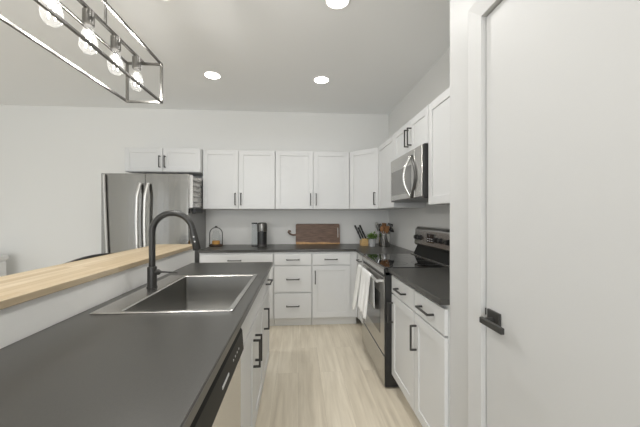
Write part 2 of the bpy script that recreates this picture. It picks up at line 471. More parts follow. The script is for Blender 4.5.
# diagonal corner cabinet
cx, cy = XR-.002, YB-.002
P0 = (cx-.609, YU-.0); P1 = (XR-.303, cy-.609)
r = thing('wall_cabinet', 'white single-door diagonal cabinet in the corner above knives and utensils', 'cabinet', (P0[0], P0[1], UZ))
b = NB(); pts = [(0, 0), (P1[0]-P0[0], P1[1]-P0[1]), (cx-P0[0], P1[1]-P0[1]), (cx-P0[0], cy-P0[1]), (0, cy-P0[1])]
prism(b, pts, 'z', 0, H); obj('body', b, 'cab', r)
L = math.hypot(pts[1][0], pts[1][1]); ang = math.atan2(pts[1][1], pts[1][0])
dr = front(r, 'door', .012, L-.012, .004, H-.004, ('v', L-.05, .125))
dr.rotation_euler = (0, 0, ang)
# right wall uppers (local x runs towards the camera)
XU = XR-.303
XD = XR-.002-XU
RZ = -PI/2
y_c = cy-.611
wall_cabinet('white wall cabinet between the corner cabinet and the microwave', (XU, y_c, UZ), RZ, y_c-2.844, XD, ZU0, ZU1,
             [('door', G/2, y_c-2.844-G/2, .004, H-.004)])
wall_cabinet('short white two-door cabinet directly above the microwave', (XU, 2.842, 1.845), RZ, .762, XD, 1.845, ZU1, two_doors(.762, ZU1-1.845, .13, m=.412, inset=.03))
wall_cabinet('white wall cabinet right of the microwave, partly hidden by the pantry wall', (XU, 2.078, UZ), RZ, 2.078-YP-.002, XD, ZU0, ZU1, two_doors(2.078-YP-.002, H, .125, m=.47))

# ---- base cabinets, back run
YC = 3.432
DZ1 = [(.116, .402), (.419, .721), (.733, .861)]
base_cabinet('white base cabinet with one wide drawer, behind the island below the glass cloche', (-1.13, YC, 0), 0, .842, YB-.002-YC,
             [('drawer', .01, .832, .733, .861, ('h', .40, .795)), ('door', .01, .418, .116, .721, ('v', .385, .63)), ('door', .424, .832, .116, .721, ('v', .457, .63))])
base_cabinet('white three-drawer base cabinet in the middle of the back run', (-.286, YC, 0), 0, .442, YB-.002-YC,
             [('drawer', .008, .434, a, c, ('h', .221, (a+c)/2)) for a, c in DZ1])
base_cabinet('white back-run base cabinet with a drawer over one door', (.158, YC, 0), 0, .54, YB-.002-YC,
             [('drawer', .008, .448, .733, .861, ('h', .221, .797)), ('door', .008, .448, .116, .721, ('v', .036, .588))])
# ---- right run
XC = .72
r = base_cabinet('white base cabinet squeezed between the back run and the stove', (XC, YC-.004, 0), RZ, YC-.004-2.928, XR-.002-XC,
             [('drawer', .07, .493, .733, .861, ('h', .17, .797)), ('door', .07, .493, .116, .721, ('v', .46, .6))])
b = NB(); box(b, .002, .064, -FT, -.0005, .10, CU-.001, .001); obj('corner_filler', b, 'cab', r)
base_cabinet('white drawer-over-door base cabinet right beside the stove', (XC, 2.163, 0), RZ, .433, XR-.002-XC,
             [('drawer', .006, .428, .733, .861, ('h', .228, .797)), ('door', .006, .428, .116, .721, ('v', .035, .59))])
base_cabinet('white drawer-over-door base cabinet against the pantry wall', (XC, 1.728, 0), RZ, .379, XR-.002-XC,
             [('drawer', .005, .372, .733, .861, ('h', .187, .797)), ('door', .005, .372, .116, .721, ('v', .035, .585))])
# ---- island (faces the aisle, +x; local x runs away from the camera)
XI = -.266
IR = PI/2
def island_body(label, y0, y1, fronts, low=None):
    return base_cabinet(label, (XI, y0, 0), IR, y1-y0, XI-XK-.002, fronts, None)
# sink base is open at the top so that the bowl hangs inside it
r = thing('sink_cabinet', 'white two-door island cabinet below the sink', 'cabinet', (XI, 1.237, 0), IR)
w = .829; d = XI-XK-.002
b = NB(); box(b, 0, .018, 0, d, .10, CU-.001); box(b, w-.018, w, 0, d, .10, CU-.001); box(b, .018, w-.018, 0, d, .10, .118)
box(b, .018, w-.018, d-.012, d, .118, CU-.001); box(b, .018, w-.018, 0, .018, .118, CU-.001); obj('body', b, 'cab', r)
b = NB(); box(b, .001, w-.001, .065, d-.001, 0, .10); obj('toe_kick', b, 'toe', r)
front(r, 'false_front', .006, w-.006, .733, .861)
front(r, 'door', .006, w/2-.002, .116, .721, ('v', w/2-.036, .56)); front(r, 'door', w/2+.002, w-.006, .116, .721, ('v', w/2+.036, .56))
island_body('white drawer-over-door cabinet at the far end of the island', 2.07, 2.505,
            [('drawer', .006, .429, .733, .861, ('h', .21, .797)), ('door', .006, .429, .116, .721, ('v', .036, .575))])
island_body('white island cabinet on the near side of the dishwasher', -0.25, .622,
            [('door', .006, .432, .116, .861, ('v', .40, .7)), ('door', .440, .866, .116, .861, ('v', .472, .7))])

# ------------------------------------------------------------------ countertops
def slab(name, label, outline, z0, z1, m, bev=.003, hole=None):
    t = bmesh.new()
    def ring(pts, z): return [t.verts.new((p[0], p[1], z)) for p in pts]
    if hole is None:
        b = NB(); prism(b, outline, 'z', z0, z1, bev); t.free()
    else:
        # outline is a rectangle (x0,x1,y0,y1) and so is the hole
        x0, x1, y0, y1 = outline; a0, a1, c0, c1 = hole
        O = [(x0, y0), (x1, y0), (x1, y1), (x0, y1)]; I = [(a0, c0), (a1, c0), (a1, c1), (a0, c1)]
        ot, ob, it, ib = ring(O, z1), ring(O, z0), ring(I, z1), ring(I, z0)
        for i in range(4):
            j = (i+1) % 4
            t.faces.new((ot[i], ot[j], it[j], it[i])); t.faces.new((ob[j], ob[i], ib[i], ib[j]))
            t.faces.new((ob[i], ob[j], ot[j], ot[i])); t.faces.new((ib[j], ib[i], it[i], it[j]))
        bmesh.ops.recalc_face_normals(t, faces=t.faces[:])
        es = [e for e in t.edges if all(abs(v.co.z-z1) < 1e-5 for v in e.verts) and len(e.link_faces) == 2 and
              any(abs(f.normal.z) < .5 for f in e.link_faces)]
        bmesh.ops.bevel(t, geom=es, offset=bev, segments=2, affect='EDGES')
        b = t
    o = obj(name, b, m); tag(o, label, 'countertop'); return o
YIE = 2.525
slab('island_countertop', 'long dark grey island countertop holding the sink', (XK+.001, -.221, -0.27, YIE), CU, CT, 'counter', .003, hole=(-.815, -.292, 1.255, 1.965))
slab('kitchen_countertop', 'dark grey L-shaped countertop under the cutting board and utensils',
     [(-1.134, 3.409), (.672, 3.409), (.672, 2.925), (XR-.002, 2.925), (XR-.002, YB-.002), (-1.134, YB-.002)], CU, CT, 'counter', .002)
slab('kitchen_countertop', 'short dark grey countertop between stove and pantry wall',
     [(.672, YP+.002), (XR-.002, YP+.002), (XR-.002, 2.164), (.672, 2.164)], CU, CT, 'counter', .002)

# raised butcher-block bar on the half wall
b = NB(); box(b, -1.222, -.878, -0.6, 2.62, 1.0345, 1.0625, .003, 2)
tag(obj('breakfast_bar', b, 'butcher'), 'butcher-block wooden breakfast bar on the white half wall', 'bar')

# ------------------------------------------------------------------ sink
sk = thing('kitchen_sink', 'rectangular stainless drop-in sink in the island countertop', 'sink', (-.5605, 1.608, CT))
x0, x1, y0, y1 = -.279, .288, -.375, .372          # rim outline (local)
i0, i1, j0, j1 = -.168, .263, -.348, .345          # bowl opening
def rectring(t, a, c, e, g, z, rad, n=5):
    vs = []
    for (px, py, s) in ((c-rad, e+rad, -PI/2), (c-rad, g-rad, 0), (a+rad, g-rad, PI/2), (a+rad, e+rad, PI)):
        for k in range(n+1):
            q = s+PI/2*k/n; vs.append(t.verts.new((px+rad*math.cos(q), py+rad*math.sin(q), z)))
    return vs
def bridge(t, A, B):
    n = len(A)
    for i in range(n):
        j = (i+1) % n; t.faces.new((A[i], A[j], B[j], B[i]))
t = bmesh.new()
R0 = rectring(t, x0, x1, y0, y1, .0003, .012); R1 = rectring(t, x0, x1, y0, y1, .005, .012)
R1b = rectring(t, x0+.003, x1-.003, y0+.003, y1-.003, .007, .010)
R2 = rectring(t, i0-.004, i1+.004, j0-.004, j1+.004, .006, .016); R3 = rectring(t, i0, i1, j0, j1, .001, .014)
for A, B in ((R0, R1), (R1, R1b), (R1b, R2), (R2, R3)): bridge(t, A, B)
bmesh.ops.recalc_face_normals(t, faces=t.faces[:])
obj('sink_rim', t, 'steel', sk)
t = bmesh.new()
Q = [rectring(t, i0+e, i1-e, j0+e, j1-e, z, rr) for e, z, rr in ((0, .001, .014), (.002, -.10, .016), (.004, -.205, .018), (.012, -.217, .016), (.03, -.222, .02))]
for A, B in zip(Q[:-1], Q[1:]): bridge(t, A, B)
f = t.faces.new(Q[-1])
bmesh.ops.recalc_face_normals(t, faces=t.faces[:]); bmesh.ops.reverse_faces(t, faces=t.faces[:])
obj('sink_bowl', t, 'sink', sk, smooth=True)
b = NB(); lathe(b, [(.0, -.2205), (.02, -.2205), (.024, -.217), (.042, -.2165), (.045, -.2195)], 24, (.04, .0, 0), cap=False)
obj('drain', b, 'chrome', sk, smooth=True)

# faucet
FX, FY = -.796, 1.655
fa = thing('kitchen_faucet', 'tall matte black gooseneck faucet behind the sink', 'faucet', (FX, FY, CT+.0072))
b = NB(); lathe(b, [(.027, 0), (.027, .004), (.024, .006), (.0235, .108), (.022, .112), (.017, .115)], 28)
obj('faucet_base', b, 'faucetm', fa, smooth=True)
R = .108; zc_ = .297
pts = [(0, 0, .112), (0, 0, .16), (0, 0, .24)]
a0 = 180; 
for k in range(0, 25):
    a = math.radians(180-168*k/24); pts.append((R+R*math.cos(a), 0, zc_+R*math.sin(a)))
b = NB(); tube(b, pts, .0165, 18); obj('spout', b, 'faucetm', fa, smooth=True)
a = math.radians(12); e = Vector(pts[-1]); dirv = Vector((math.sin(a)*1.0, 0, -math.cos(a)))
b = NB(); tube(b, [e, e+dirv*.02, e+dirv*.03, e+dirv*.115, e+dirv*.12], .02, 18, radii=[.0168, .0175, .0185, .021, .019])
sp = obj('spray_head', b, 'faucetm', fa, smooth=True)
for k in (.045, .072):
    c = e+dirv*k+Vector((.004, -.0192, 0)); t = bmesh.new(); bmesh.ops.create_icosphere(t, subdivisions=2, radius=.0048)
    b = NB(); merge(b, t, Matrix.Translation(c)); obj('spray_button', b, 'greymark', sp, smooth=True, label='small white spray button')
b = NB()
tube(b, [(.02, 0, .082), (.036, 0, .083), (.044, 0, .084)], .012, 14, radii=[.0155, .0155, .009])
tube(b, [(.044, 0, .084), (.06, .0, .083), (.135, -.004, .079)], .005, 10, radii=[.0065, .005, .0042])
obj('lever_handle', b, 'faucetm', fa, smooth=True)

# ------------------------------------------------------------------ dishwasher
dw = thing('dishwasher', 'stainless dishwasher with black control strip under the island counter', 'dishwasher', (XI, .627, 0), IR)
w = .605
b = NB(); box(b, 0, w, .002, .56, .10, CU-.004); obj('tub', b, 'fridge_side', dw)
b = NB(); box(b, .01, w-.01, .05, .5, 0, .10); obj('toe_panel', b, 'blackplastic', dw)
b = NB(); box(b, .003, w-.003, -.028, .001, .115, .742, .004); obj('door', b, 'steel_v', dw)
b = NB()
prism(b, [(.001, .746), (-.030, .746), (-.040, .762), (-.034, .840), (-.022, .862), (.001, .862)], 'x', .003, w-.003)
cp = obj('control_panel', b, 'panelblack', dw)
b = NB(); box(b, .27, .35, -.0395, -.0365, .790, .799); obj('badge', b, 'greymark', cp, label='small pale badge strip')
for k in range(4):
    b = NB(); box(b, .42+k*.03, .427+k*.03, -.0385, -.0355, .800, .806)
    obj('indicator', b, 'greymark', cp, label='small pale indicator mark')

# ------------------------------------------------------------------ range (stove)
rg = thing('stove', 'freestanding stainless electric stove with black glass cooktop', 'stove', (.72, 2.921, 0), RZ)
w = .755
b = NB(); box(b, 0, w, -.066, XR-.004-.72, .012, .885, .002); box(b, 0, .010, -.075, -.031, .855, .912, .002); box(b, w-.010, w, -.075, -.031, .855, .912, .002)
obj('body', b, 'blackplastic', rg)
for px in (.05, w-.05):
    for py in (-.01, .5):
        b = NB(); lathe(b, [(.018, 0), (.018, .0125)], 12, (px, py, 0)); obj('foot', b, 'blackplastic', rg)
b = NB(); box(b, .004, w-.004, -.075, -.0665, .028, .242, .003); obj('storage_drawer', b, 'steel', rg)
# oven door: stainless frame with a smoked window
b = NB()
box(b, .004, w-.004, -.075, -.0665, .255, .842, .003)
od = obj('oven_door', b, 'steel', rg)
b = NB(); box(b, .11, w-.11, -.0768, -.0745, .38, .70, .001); obj('oven_window', b, 'darkglass', od)
b = NB()
tube(b, [(.012, -.118, .808), (w-.035, -.118, .808)], .0115, 16)
for px in (.022, w-.055): box(b, px-.010, px+.010, -.118, -.0735, .799, .817, .002)
obj('oven_handle', b, 'handle_steel', od, smooth=True)
b = NB(); prism(b, [(-.062, .854), (-.074, .866), (-.074, .898), (-.064, .912), (-.03, .912), (-.03, .886), (-.045, .854)], 'x', .0105, w-.0105)
obj('front_trim', b, 'steel', rg)
b = NB(); box(b, .0, w, -.060, .455, .9125, .9185, .002); ck = obj('cooktop', b, 'blackglass', rg)
for (px, py, rr) in ((.19, .09, .11), (.56, .09, .085), (.19, .33, .085), (.56, .33, .11)):
    t = bmesh.new(); N = 40
    a = [t.verts.new((px+rr*math.cos(2*PI*k/N), py+rr*math.sin(2*PI*k/N), .9188)) for k in range(N)]
    c = [t.verts.new((px+(rr-.004)*math.cos(2*PI*k/N), py+(rr-.004)*math.sin(2*PI*k/N), .9188)) for k in range(N)]
    bridge(t, a, c)
    obj('burner_ring', t, 'graphite', ck, label='thin printed burner ring')
# backguard: black riser and tilted steel panel
b = NB(); prism(b, [(.545, .886), (.455, .9187), (.470, .95), (.498, 1.012), (.52, 1.012), (.545, 1.0)], 'x', 0.001, w-.001)
obj('backguard_riser', b, 'panelblack', rg)
b = NB(); box(b, .001, w-.001, .425, .445, .9187, .925, .001); obj('rear_trim', b, 'steel', rg)
b = NB(); prism(b, [(.482, 1.012), (.467, 1.03), (.478, 1.172), (.498, 1.198), (.525, 1.202), (.545, 1.19), (.545, 1.012)], 'x', -.004, w+.002, .004)
bgp = obj('control_panel', b, 'steel', rg)
def onpan(z): return .467+(z-1.03)/(1.165-1.03)*.011
b = NB(); box(b, .285, .43, onpan(1.10)-.006, onpan(1.10)+.006, 1.062, 1.145, .002); dsp = obj('display', b, 'blackglass', bgp)
for i in range(2):
    for j in range(3):
        b = NB(); box(b, .30+j*.04, .325+j*.04, onpan(1.1)-.0068, onpan(1.1)-.0062, 1.075+i*.02, 1.082+i*.02); obj('button_mark', b, 'greymark', dsp)
tiltm = Matrix.Rotation(PI/2, 4, 'X')
for px in (.055, .135, .475, .555, .68):
    b = NB(); lathe(b, [(.024, 0), (.026, .004), (.022, .010), (.019, .028), (.017, .030), (0, .030)], 24, (px, onpan(1.095), 1.095), tiltm)
    box(b, px-.003, px+.003, onpan(1.1)-.032, onpan(1.1)-.028, 1.078, 1.112, .001)
    obj('knob', b, 'blackplastic', bgp, smooth=True)

# dish towels over the oven handle
def towel(name, label, y0, y1, zb, zback, m, flare=0.0, waves=3, amp=.010, seed=0, xo=0):
    rnd = random.Random(seed)
    # profile in (x, z): from back bottom over the bar to the front bottom, in world coordinates
    bx, bz, r = 0.72-.118, .808, .0155
    prof = []
    n = 10
    for k in range(n+1): prof.append((bx+r+.004*(1-k/n), zback+(bz-zback)*k/n, .25*(1-k/n)))
    for k in range(1, 8): a = PI*k/8; prof.append((bx+r*math.cos(a), bz+r*math.sin(a), 0))
    n = 22
    for k in range(n+1): prof.append((bx-r-flare*(k/n)**1.2, bz+(zb-bz)*k/n, (k/n)**.7))
    t = bmesh.new(); W_ = 30; rows = []
    ph = rnd.random()*6
    for (px, pz, q) in prof:
        row = []
        for i in range(W_+1):
            s = i/W_
            yy = y0+(y1-y0)*(s+.0*q)
            squeeze = 1+.10*q
            yy = (y0+y1)/2+(yy-(y0+y1)/2)*squeeze
            off = amp*q*(math.sin(s*waves*2*PI+ph)+.4*math.sin(s*waves*4.3*PI+1.3+ph))
            front_side = px < bx
            if not front_side: off = -off*.15
            zz = pz-(.012*math.sin(s*5+seed)*q if front_side else 0)
            row.append(t.verts.new((px-abs(off)*1.2 if front_side else px+abs(off)*.3, yy, zz)))
        rows.append(row)
    for A, B in zip(rows[:-1], rows[1:]):
        for i in range(W_): t.faces.new((A[i], A[i+1], B[i+1], B[i]))
    bmesh.ops.recalc_face_normals(t, faces=t.faces[:])
    o = obj(name, t, m, smooth=True)
    sm = o.modifiers.new('thickness', 'SOLIDIFY'); sm.thickness = .0022; sm.offset = 0
    return tag(o, label, 'towel')
towel('dish_towel', 'white dish towel hanging on the oven handle, nearer the camera', 2.36, 2.69, .46, .55, 'towel', .022, 3, .016, 1)
towel('dish_towel', 'white textured dish towel on the oven handle, nearer the corner', 2.71, 2.865, .41, .52, 'towel2', .045, 1.5, .014, 5)

# ------------------------------------------------------------------ microwave
mw = thing('microwave', 'stainless over-the-range microwave with bowed handle', 'microwave', (XU-.002, 2.840, 1.440), RZ)
w = .757; h = .403
b = NB(); box(b, 0, w, -.046, XR-.004-XU, .0, h, .002); obj('body', b, 'blackplastic', mw)
b = NB(); box(b, .002, w-.165, -.054, -.0465, .012, h-.002, .004); md = obj('door', b, 'steel', mw)
b = NB(); box(b, .03, w-.225, -.0550, -.0535, .06, .285, .0005); obj('door_window', b, 'mwglass', md)
b = NB(); box(b, w-.160, w-.022, -.054, -.0465, .012, h-.002, .004); kp = obj('side_panel', b, 'steel', mw)
b = NB(); box(b, .004, w-.004, -.050, -.0465, .0005, .0105); obj('bottom_vent', b, 'blackplastic', mw)
b = NB(); N = 20; hp = []
hxp = w-.222
for k in range(N+1):
    s = k/N; hp.append((hxp-.012*math.sin(PI*s), -.054-.060*math.sin(PI*s)**.8, .018+.335*s))
tube(b, hp, .011, 12, radii=[.013-.003*math.sin(PI*k/N) for k in range(N+1)])
obj('door_handle', b, 'chrome', md, smooth=True)
b = NB(); 
hp2 = [(hxp+.086*math.sin(PI*k/N), -.057, .018+.335*k/N) for k in range(N+1)]
tube(b, hp2, .012, 10); obj('handle_reflection', b, 'graphite', md, smooth=True, label='curved dark bar shaped as the handle reflection')  # dark bar modelled in place of the handle's reflection in the door

# ------------------------------------------------------------------ refrigerator
FXL, FXR, FYF = -2.166, -1.235, 3.37
rf = thing('refrigerator', 'stainless French-door refrigerator under the short cabinet', 'refrigerator', (FXL, FYF, 0))
w = FXR-FXL; m = .466
b = NB(); box(b, .004, w-.002, .085, YB-.04-FYF, .03, 1.765, .004); obj('body', b, 'fridge_side', rf)
for px in (.06, w-.06):
    for py in (.12, .55):
        b = NB(); lathe(b, [(.02, 0), (.02, .031)], 10, (px, py, 0)); obj('foot', b, 'blackplastic', rf)
def fdoor(xa, xb, za, zb, name='door'):
    b = NB(); poly = []
    N = 12; bow = .006
    for k in range(N+1):
        s = k/N; poly.append((xa+(xb-xa)*s, .014-bow*math.sin(PI*(.08+.84*s))))
    poly += [(xb, .078), (xa, .078)]
    prism(b, poly, 'z', za, zb)
    return obj(name, b, 'steel_rip', rf, smooth=True)
d1 = fdoor(.002, m-.003, .70, 1.775); d2 = fdoor(m+.003, w-.001, .70, 1.775); d3 = fdoor(.002, w-.001, .06, .692, 'freezer_drawer')
b = NB(); box(b, m-.02, m+.02, .080, .0845, .70, 1.775); obj('door_gasket', b, 'blackplastic', rf)
def fhandle(parent, x, lean):
    b = NB(); N = 24; P_ = []
    for k in range(N+1):
        s = k/N; z = .83+.835*s
        P_.append((x+lean*math.sin(PI*s), -.012-.045*min(1, math.sin(PI*s)*2.2+.02), z))
    tube(b, P_, .019, 14); return obj('door_handle', b, 'handle_steel', parent, smooth=True, label='curved satin steel handle')
fhandle(d1, m-.042, -.014); fhandle(d2, m+.042, -.014)
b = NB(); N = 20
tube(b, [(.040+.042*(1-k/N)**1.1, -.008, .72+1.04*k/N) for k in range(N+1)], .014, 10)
obj('edge_reflection', b, 'streaksteel', d1, smooth=True, label='long pale strip shaped as a reflection at the left door edge')  # bright bar modelled in place of a reflection along the door edge
b = NB(); tube(b, [(.1, -.05, .63), (w-.1, -.05, .63)], .0145, 12)
for px in (.12, w-.12): tube(b, [(px, -.05, .63), (px, .006, .63)], .01, 10)
obj('drawer_handle', b, 'handle_steel', d3, smooth=True)
# slotted rack and black holder on the fridge side
rk = thing('magnetic_rack', 'narrow silver rack of stacked tiers stuck on the refrigerator side', 'rack', (FXR-.0015, 3.565, 1.40))
b = NB(); box(b, 0, .004, -.155, .155, 0, .37); obj('back_plate', b, 'steel', rk)
for yy in (-.155, .149):
    b = NB(); box(b, .004, .04, yy, yy+.006, 0, .37); obj('side_rail', b, 'steel', rk)
for k in range(6):
    z = .004+k*.062
    b = NB(); box(b, .004, .04, -.149, .149, z, z+.004); box(b, .036, .04, -.149, .149, z+.004, z+.020); obj('tier', b, 'steel', rk)
hb = NB(); box(hb, 0, .05, -.11, .13, 0, .055, .004)
o = obj('magnetic_holder', hb, 'blackplastic', None, loc=(FXR-.0015, 3.60, 1.335)); tag(o, 'small black holder stuck on the refrigerator side below the silver rack', 'holder')

# ------------------------------------------------------------------ on the back counter
# glass cloche lantern
cl = thing('glass_lantern', 'small glass candle lantern with black wire arch on the back counter', 'lantern', (-1.062, 3.86, CT))
b = NB(); lathe(b, [(.0, 0), (.082, 0), (.088, .006), (.086, .018), (.070, .026), (0, .026)], 28); obj('base', b, 'brownbase', cl, smooth=True)
b = NB(); lathe(b, [(.052, .0262), (.054, .10), (.052, .145), (.036, .172), (.034, .19), (.040, .20)], 28, cap=False); obj('glass_jar', b, 'glass', cl, smooth=True)
b = NB(); lathe(b, [(0, .0265), (.048, .0265), (.048, .066), (.04, .070), (0, .070)], 24); obj('candle', b, 'amber', cl, smooth=True)
b = NB(); pts = [(-.080, 0, .018), (-.080, 0, .16)]
for k in range(1, 16): a = PI-PI*k/16; pts.append((.080*math.cos(a), 0, .16+.080*math.sin(a)))
pts += [(.080, 0, .16), (.080, 0, .018)]
tube(b, pts, .0055, 10); lathe(b, [(0, .0), (.014, .004), (.018, .012), (.010, .022), (0, .024)], 14, (0, 0, .238)); obj('wire_arch', b, 'black', cl, smooth=True)

# capsule coffee machine
cm = thing('coffee_machine', 'dark cylindrical capsule coffee machine with clear water tank', 'coffee machine', (-.462, 3.76, CT))
b = NB(); lathe(b, [(0, 0), (.062, 0), (.062, .022), (.060, .024), (.060, .03)], 32); obj('base', b, 'graphite', cm, smooth=True)
b = NB(); lathe(b, [(.060, .03), (.060, .188), (.058, .19)], 32); obj('body', b, 'blackplastic', cm, smooth=True)
b = NB(); lathe(b, [(.058, .19), (.063, .192), (.064, .20), (.064, .27), (.060, .292), (.046, .304), (0, .308)], 32); obj('head', b, 'darksteel', cm, smooth=True)
b = NB(); box(b, -.02, .02, -.085, -.058, .17, .20, .004); obj('coffee_outlet', b, 'blackplastic', cm)
b = NB(); lathe(b, [(.04, .0), (.042, .004), (.042, .012), (0, .012)], 24, (0, -.103, 0)); obj('drip_tray', b, 'graphite', cm, smooth=True)
b = NB(); lathe(b, [(.034, .014), (.036, .02), (.036, .285), (.034, .287)], 24, (-.100, .03, 0)); obj('water_tank', b, 'tankglass', cm, smooth=True)
b = NB(); lathe(b, [(.037, .287), (.037, .303), (.0, .305)], 24, (-.100, .03, 0)); obj('tank_lid', b, 'blackplastic', cm, smooth=True)
b = NB(); lathe(b, [(.037, .0), (.037, .014), (0, .0142)], 24, (-.100, .03, 0)); obj('tank_base', b, 'graphite', cm, smooth=True)

# cutting board leaning on the wall
cb = thing('cutting_board', 'dark walnut cutting board with live edge leaning on the back wall', 'cutting board', (.264, 3.965, CT+.0038))
cb.rotation_euler = (math.radians(-9), 0, 0)
def rrect(xa, xb, za, zb, r, n=5):
    P_ = []
    for (px, pz, s) in ((xb-r, za+.004, None), (xb-r, zb-r, 0), (xa+r, zb-r, PI/2), (xa+r, za+.004, None)):
        if s is None: P_.append((xb if px > (xa+xb)/2 else xa, za)); continue
        for k in range(n+1): q = s+PI/2*k/n; P_.append((px+r*math.cos(q), pz+r*math.sin(q)))
    return P_
b = NB()
# board with a gently wavy boundary to the sapwood at its foot
top = [( .302, .262), (.296, .274), (.284, .280), (-.284, .280), (-.296, .274), (-.302, .262)]
low = [(-.302+.604*k/24, .034+.004*math.sin(k*.55)-.014*(k/24)) for k in range(25)]
prism(b, top+low, 'y', 0, .02, .0); obj('board', b, 'walnut', cb)
b = NB(); prism(b, list(reversed([(p[0], p[1]-.0003) for p in low]))+[(-.298, .0), (.298, .0)], 'y', 0.0002, .0198); obj('live_edge', b, 'sapwood', cb, label='pale live edge along the bottom')
b = NB(); tube(b, [(-.302, .01, .13), (-.335, .01, .128), (-.365, .01, .135), (-.39, .01, .15), (-.402, .01, .17), (-.395, .01, .185), (-.378, .01, .183), (-.372, .01, .168)], .01, 12, radii=[.014, .012, .011, .012, .013, .012, .011, .008])
obj('curved_handle', b, 'walnut', cb, smooth=True, label='dark curled handle')
b = NB(); box(b, .272, .280, -.0025, .001, .09, .225, .001); obj('inlay', b, 'handle_steel', cb, label='thin pale vertical inlay')

# knife block and knives
kbx, kby = .862, 3.80
kb = thing('knife_block', 'pale wooden knife block in the back corner', 'knife block', (kbx, kby, CT))
b = NB(); prism(b, [(-.045, 0), (.047, 0), (.047, .066), (-.045, .095)], 'x', -.043, .043); 
bmesh.ops.rotate(b, cent=(0, 0, 0), matrix=Matrix.Rotation(0.12, 3, 'Z'), verts=b.verts)
obj('block', b, 'beech', kb)
def knife(label, px, py, pz, L, lean, back):
    k = thing('kitchen_knife', label, 'knife', (kbx+px, kby+py, CT+pz), 0, 'knives in the block')
    k.rotation_euler = (back, lean, 0)
    b = NB(); prism(b, [(-.0105, .012), (.0105, .012), (.0105, L*.5), (.0122, L-.012), (.009, L), (-.010, L), (-.0122, L-.02), (-.0095, L*.5)], 'y', -.010, .010, .002); obj('knife_handle', b, 'blackplastic', k)
    b = NB(); box(b, -.010, .010, -.006, .006, 0, .0125); obj('bolster', b, 'chrome', k)
ln = -.42
knife('black-handled knife, leftmost of the tall back row in the block', -.041, .032, .096, .185, ln, -.05)
knife('black-handled knife in the middle of the tall back row in the block', -.008, .032, .096, .155, ln, -.05)
knife('black-handled knife, rightmost and tallest in the block back row', .026, .032, .096, .19, ln, -.05)
knife('black-handled knife, leftmost of the short front row in the block', -.043, -.025, .080, .125, ln, -.05)
knife('black-handled knife in the middle of the front row in the block', -.010, -.025, .080, .145, ln, -.05)
knife('black-handled knife, rightmost of the front row beside the plant', .023, -.025, .080, .125, ln, -.05)

# potted plant
pp = thing('potted_plant', 'small leafy green plant in a grey pot beside the knife block', 'plant', (.936, 3.66, CT))
b = NB(); lathe(b, [(0, 0), (.034, 0), (.038, .004), (.046, .095), (.047, .10), (.042, .10), (.040, .085)], 28, cap=False); obj('pot', b, 'pot', pp, smooth=True)
b = NB(); lathe(b, [(.041, .084), (0, .088)], 20, cap=False); obj('soil', b, 'soil', pp)
b = NB(); rnd = random.Random(3)
for k in range(130):
    t = bmesh.new(); L_ = rnd.uniform(.025, .045); wd = L_*.36
    vs = [t.verts.new(p) for p in ((0, 0, 0), (wd, L_*.45, .004), (0, L_, -.004), (-wd, L_*.45, .004), (0, L_*.45, -.002))]
    t.faces.new((vs[0], vs[1], vs[4])); t.faces.new((vs[1], vs[2], vs[4])); t.faces.new((vs[2], vs[3], vs[4])); t.faces.new((vs[3], vs[0], vs[4]))
    rr = .05*math.sqrt(rnd.random()); th_ = rnd.random()*2*PI
    mt = Matrix.Translation((rr*math.cos(th_), rr*math.sin(th_), .098+rnd.random()*.085*(1.2-rr/.06))) @ Matrix.Rotation(th_-PI/2+rnd.uniform(-.8, .8), 4, 'Z') @ Matrix.Rotation(rnd.uniform(-.1, 1.1), 4, 'X')
    merge(b, t, mt)
for k in range(12):
    th_ = k*PI/6; tube(b, [(.01*math.cos(th_), .01*math.sin(th_), .086), (.036*math.cos(th_), .036*math.sin(th_), .125)], .0015, 5)
obj('foliage', b, 'leaf', pp)

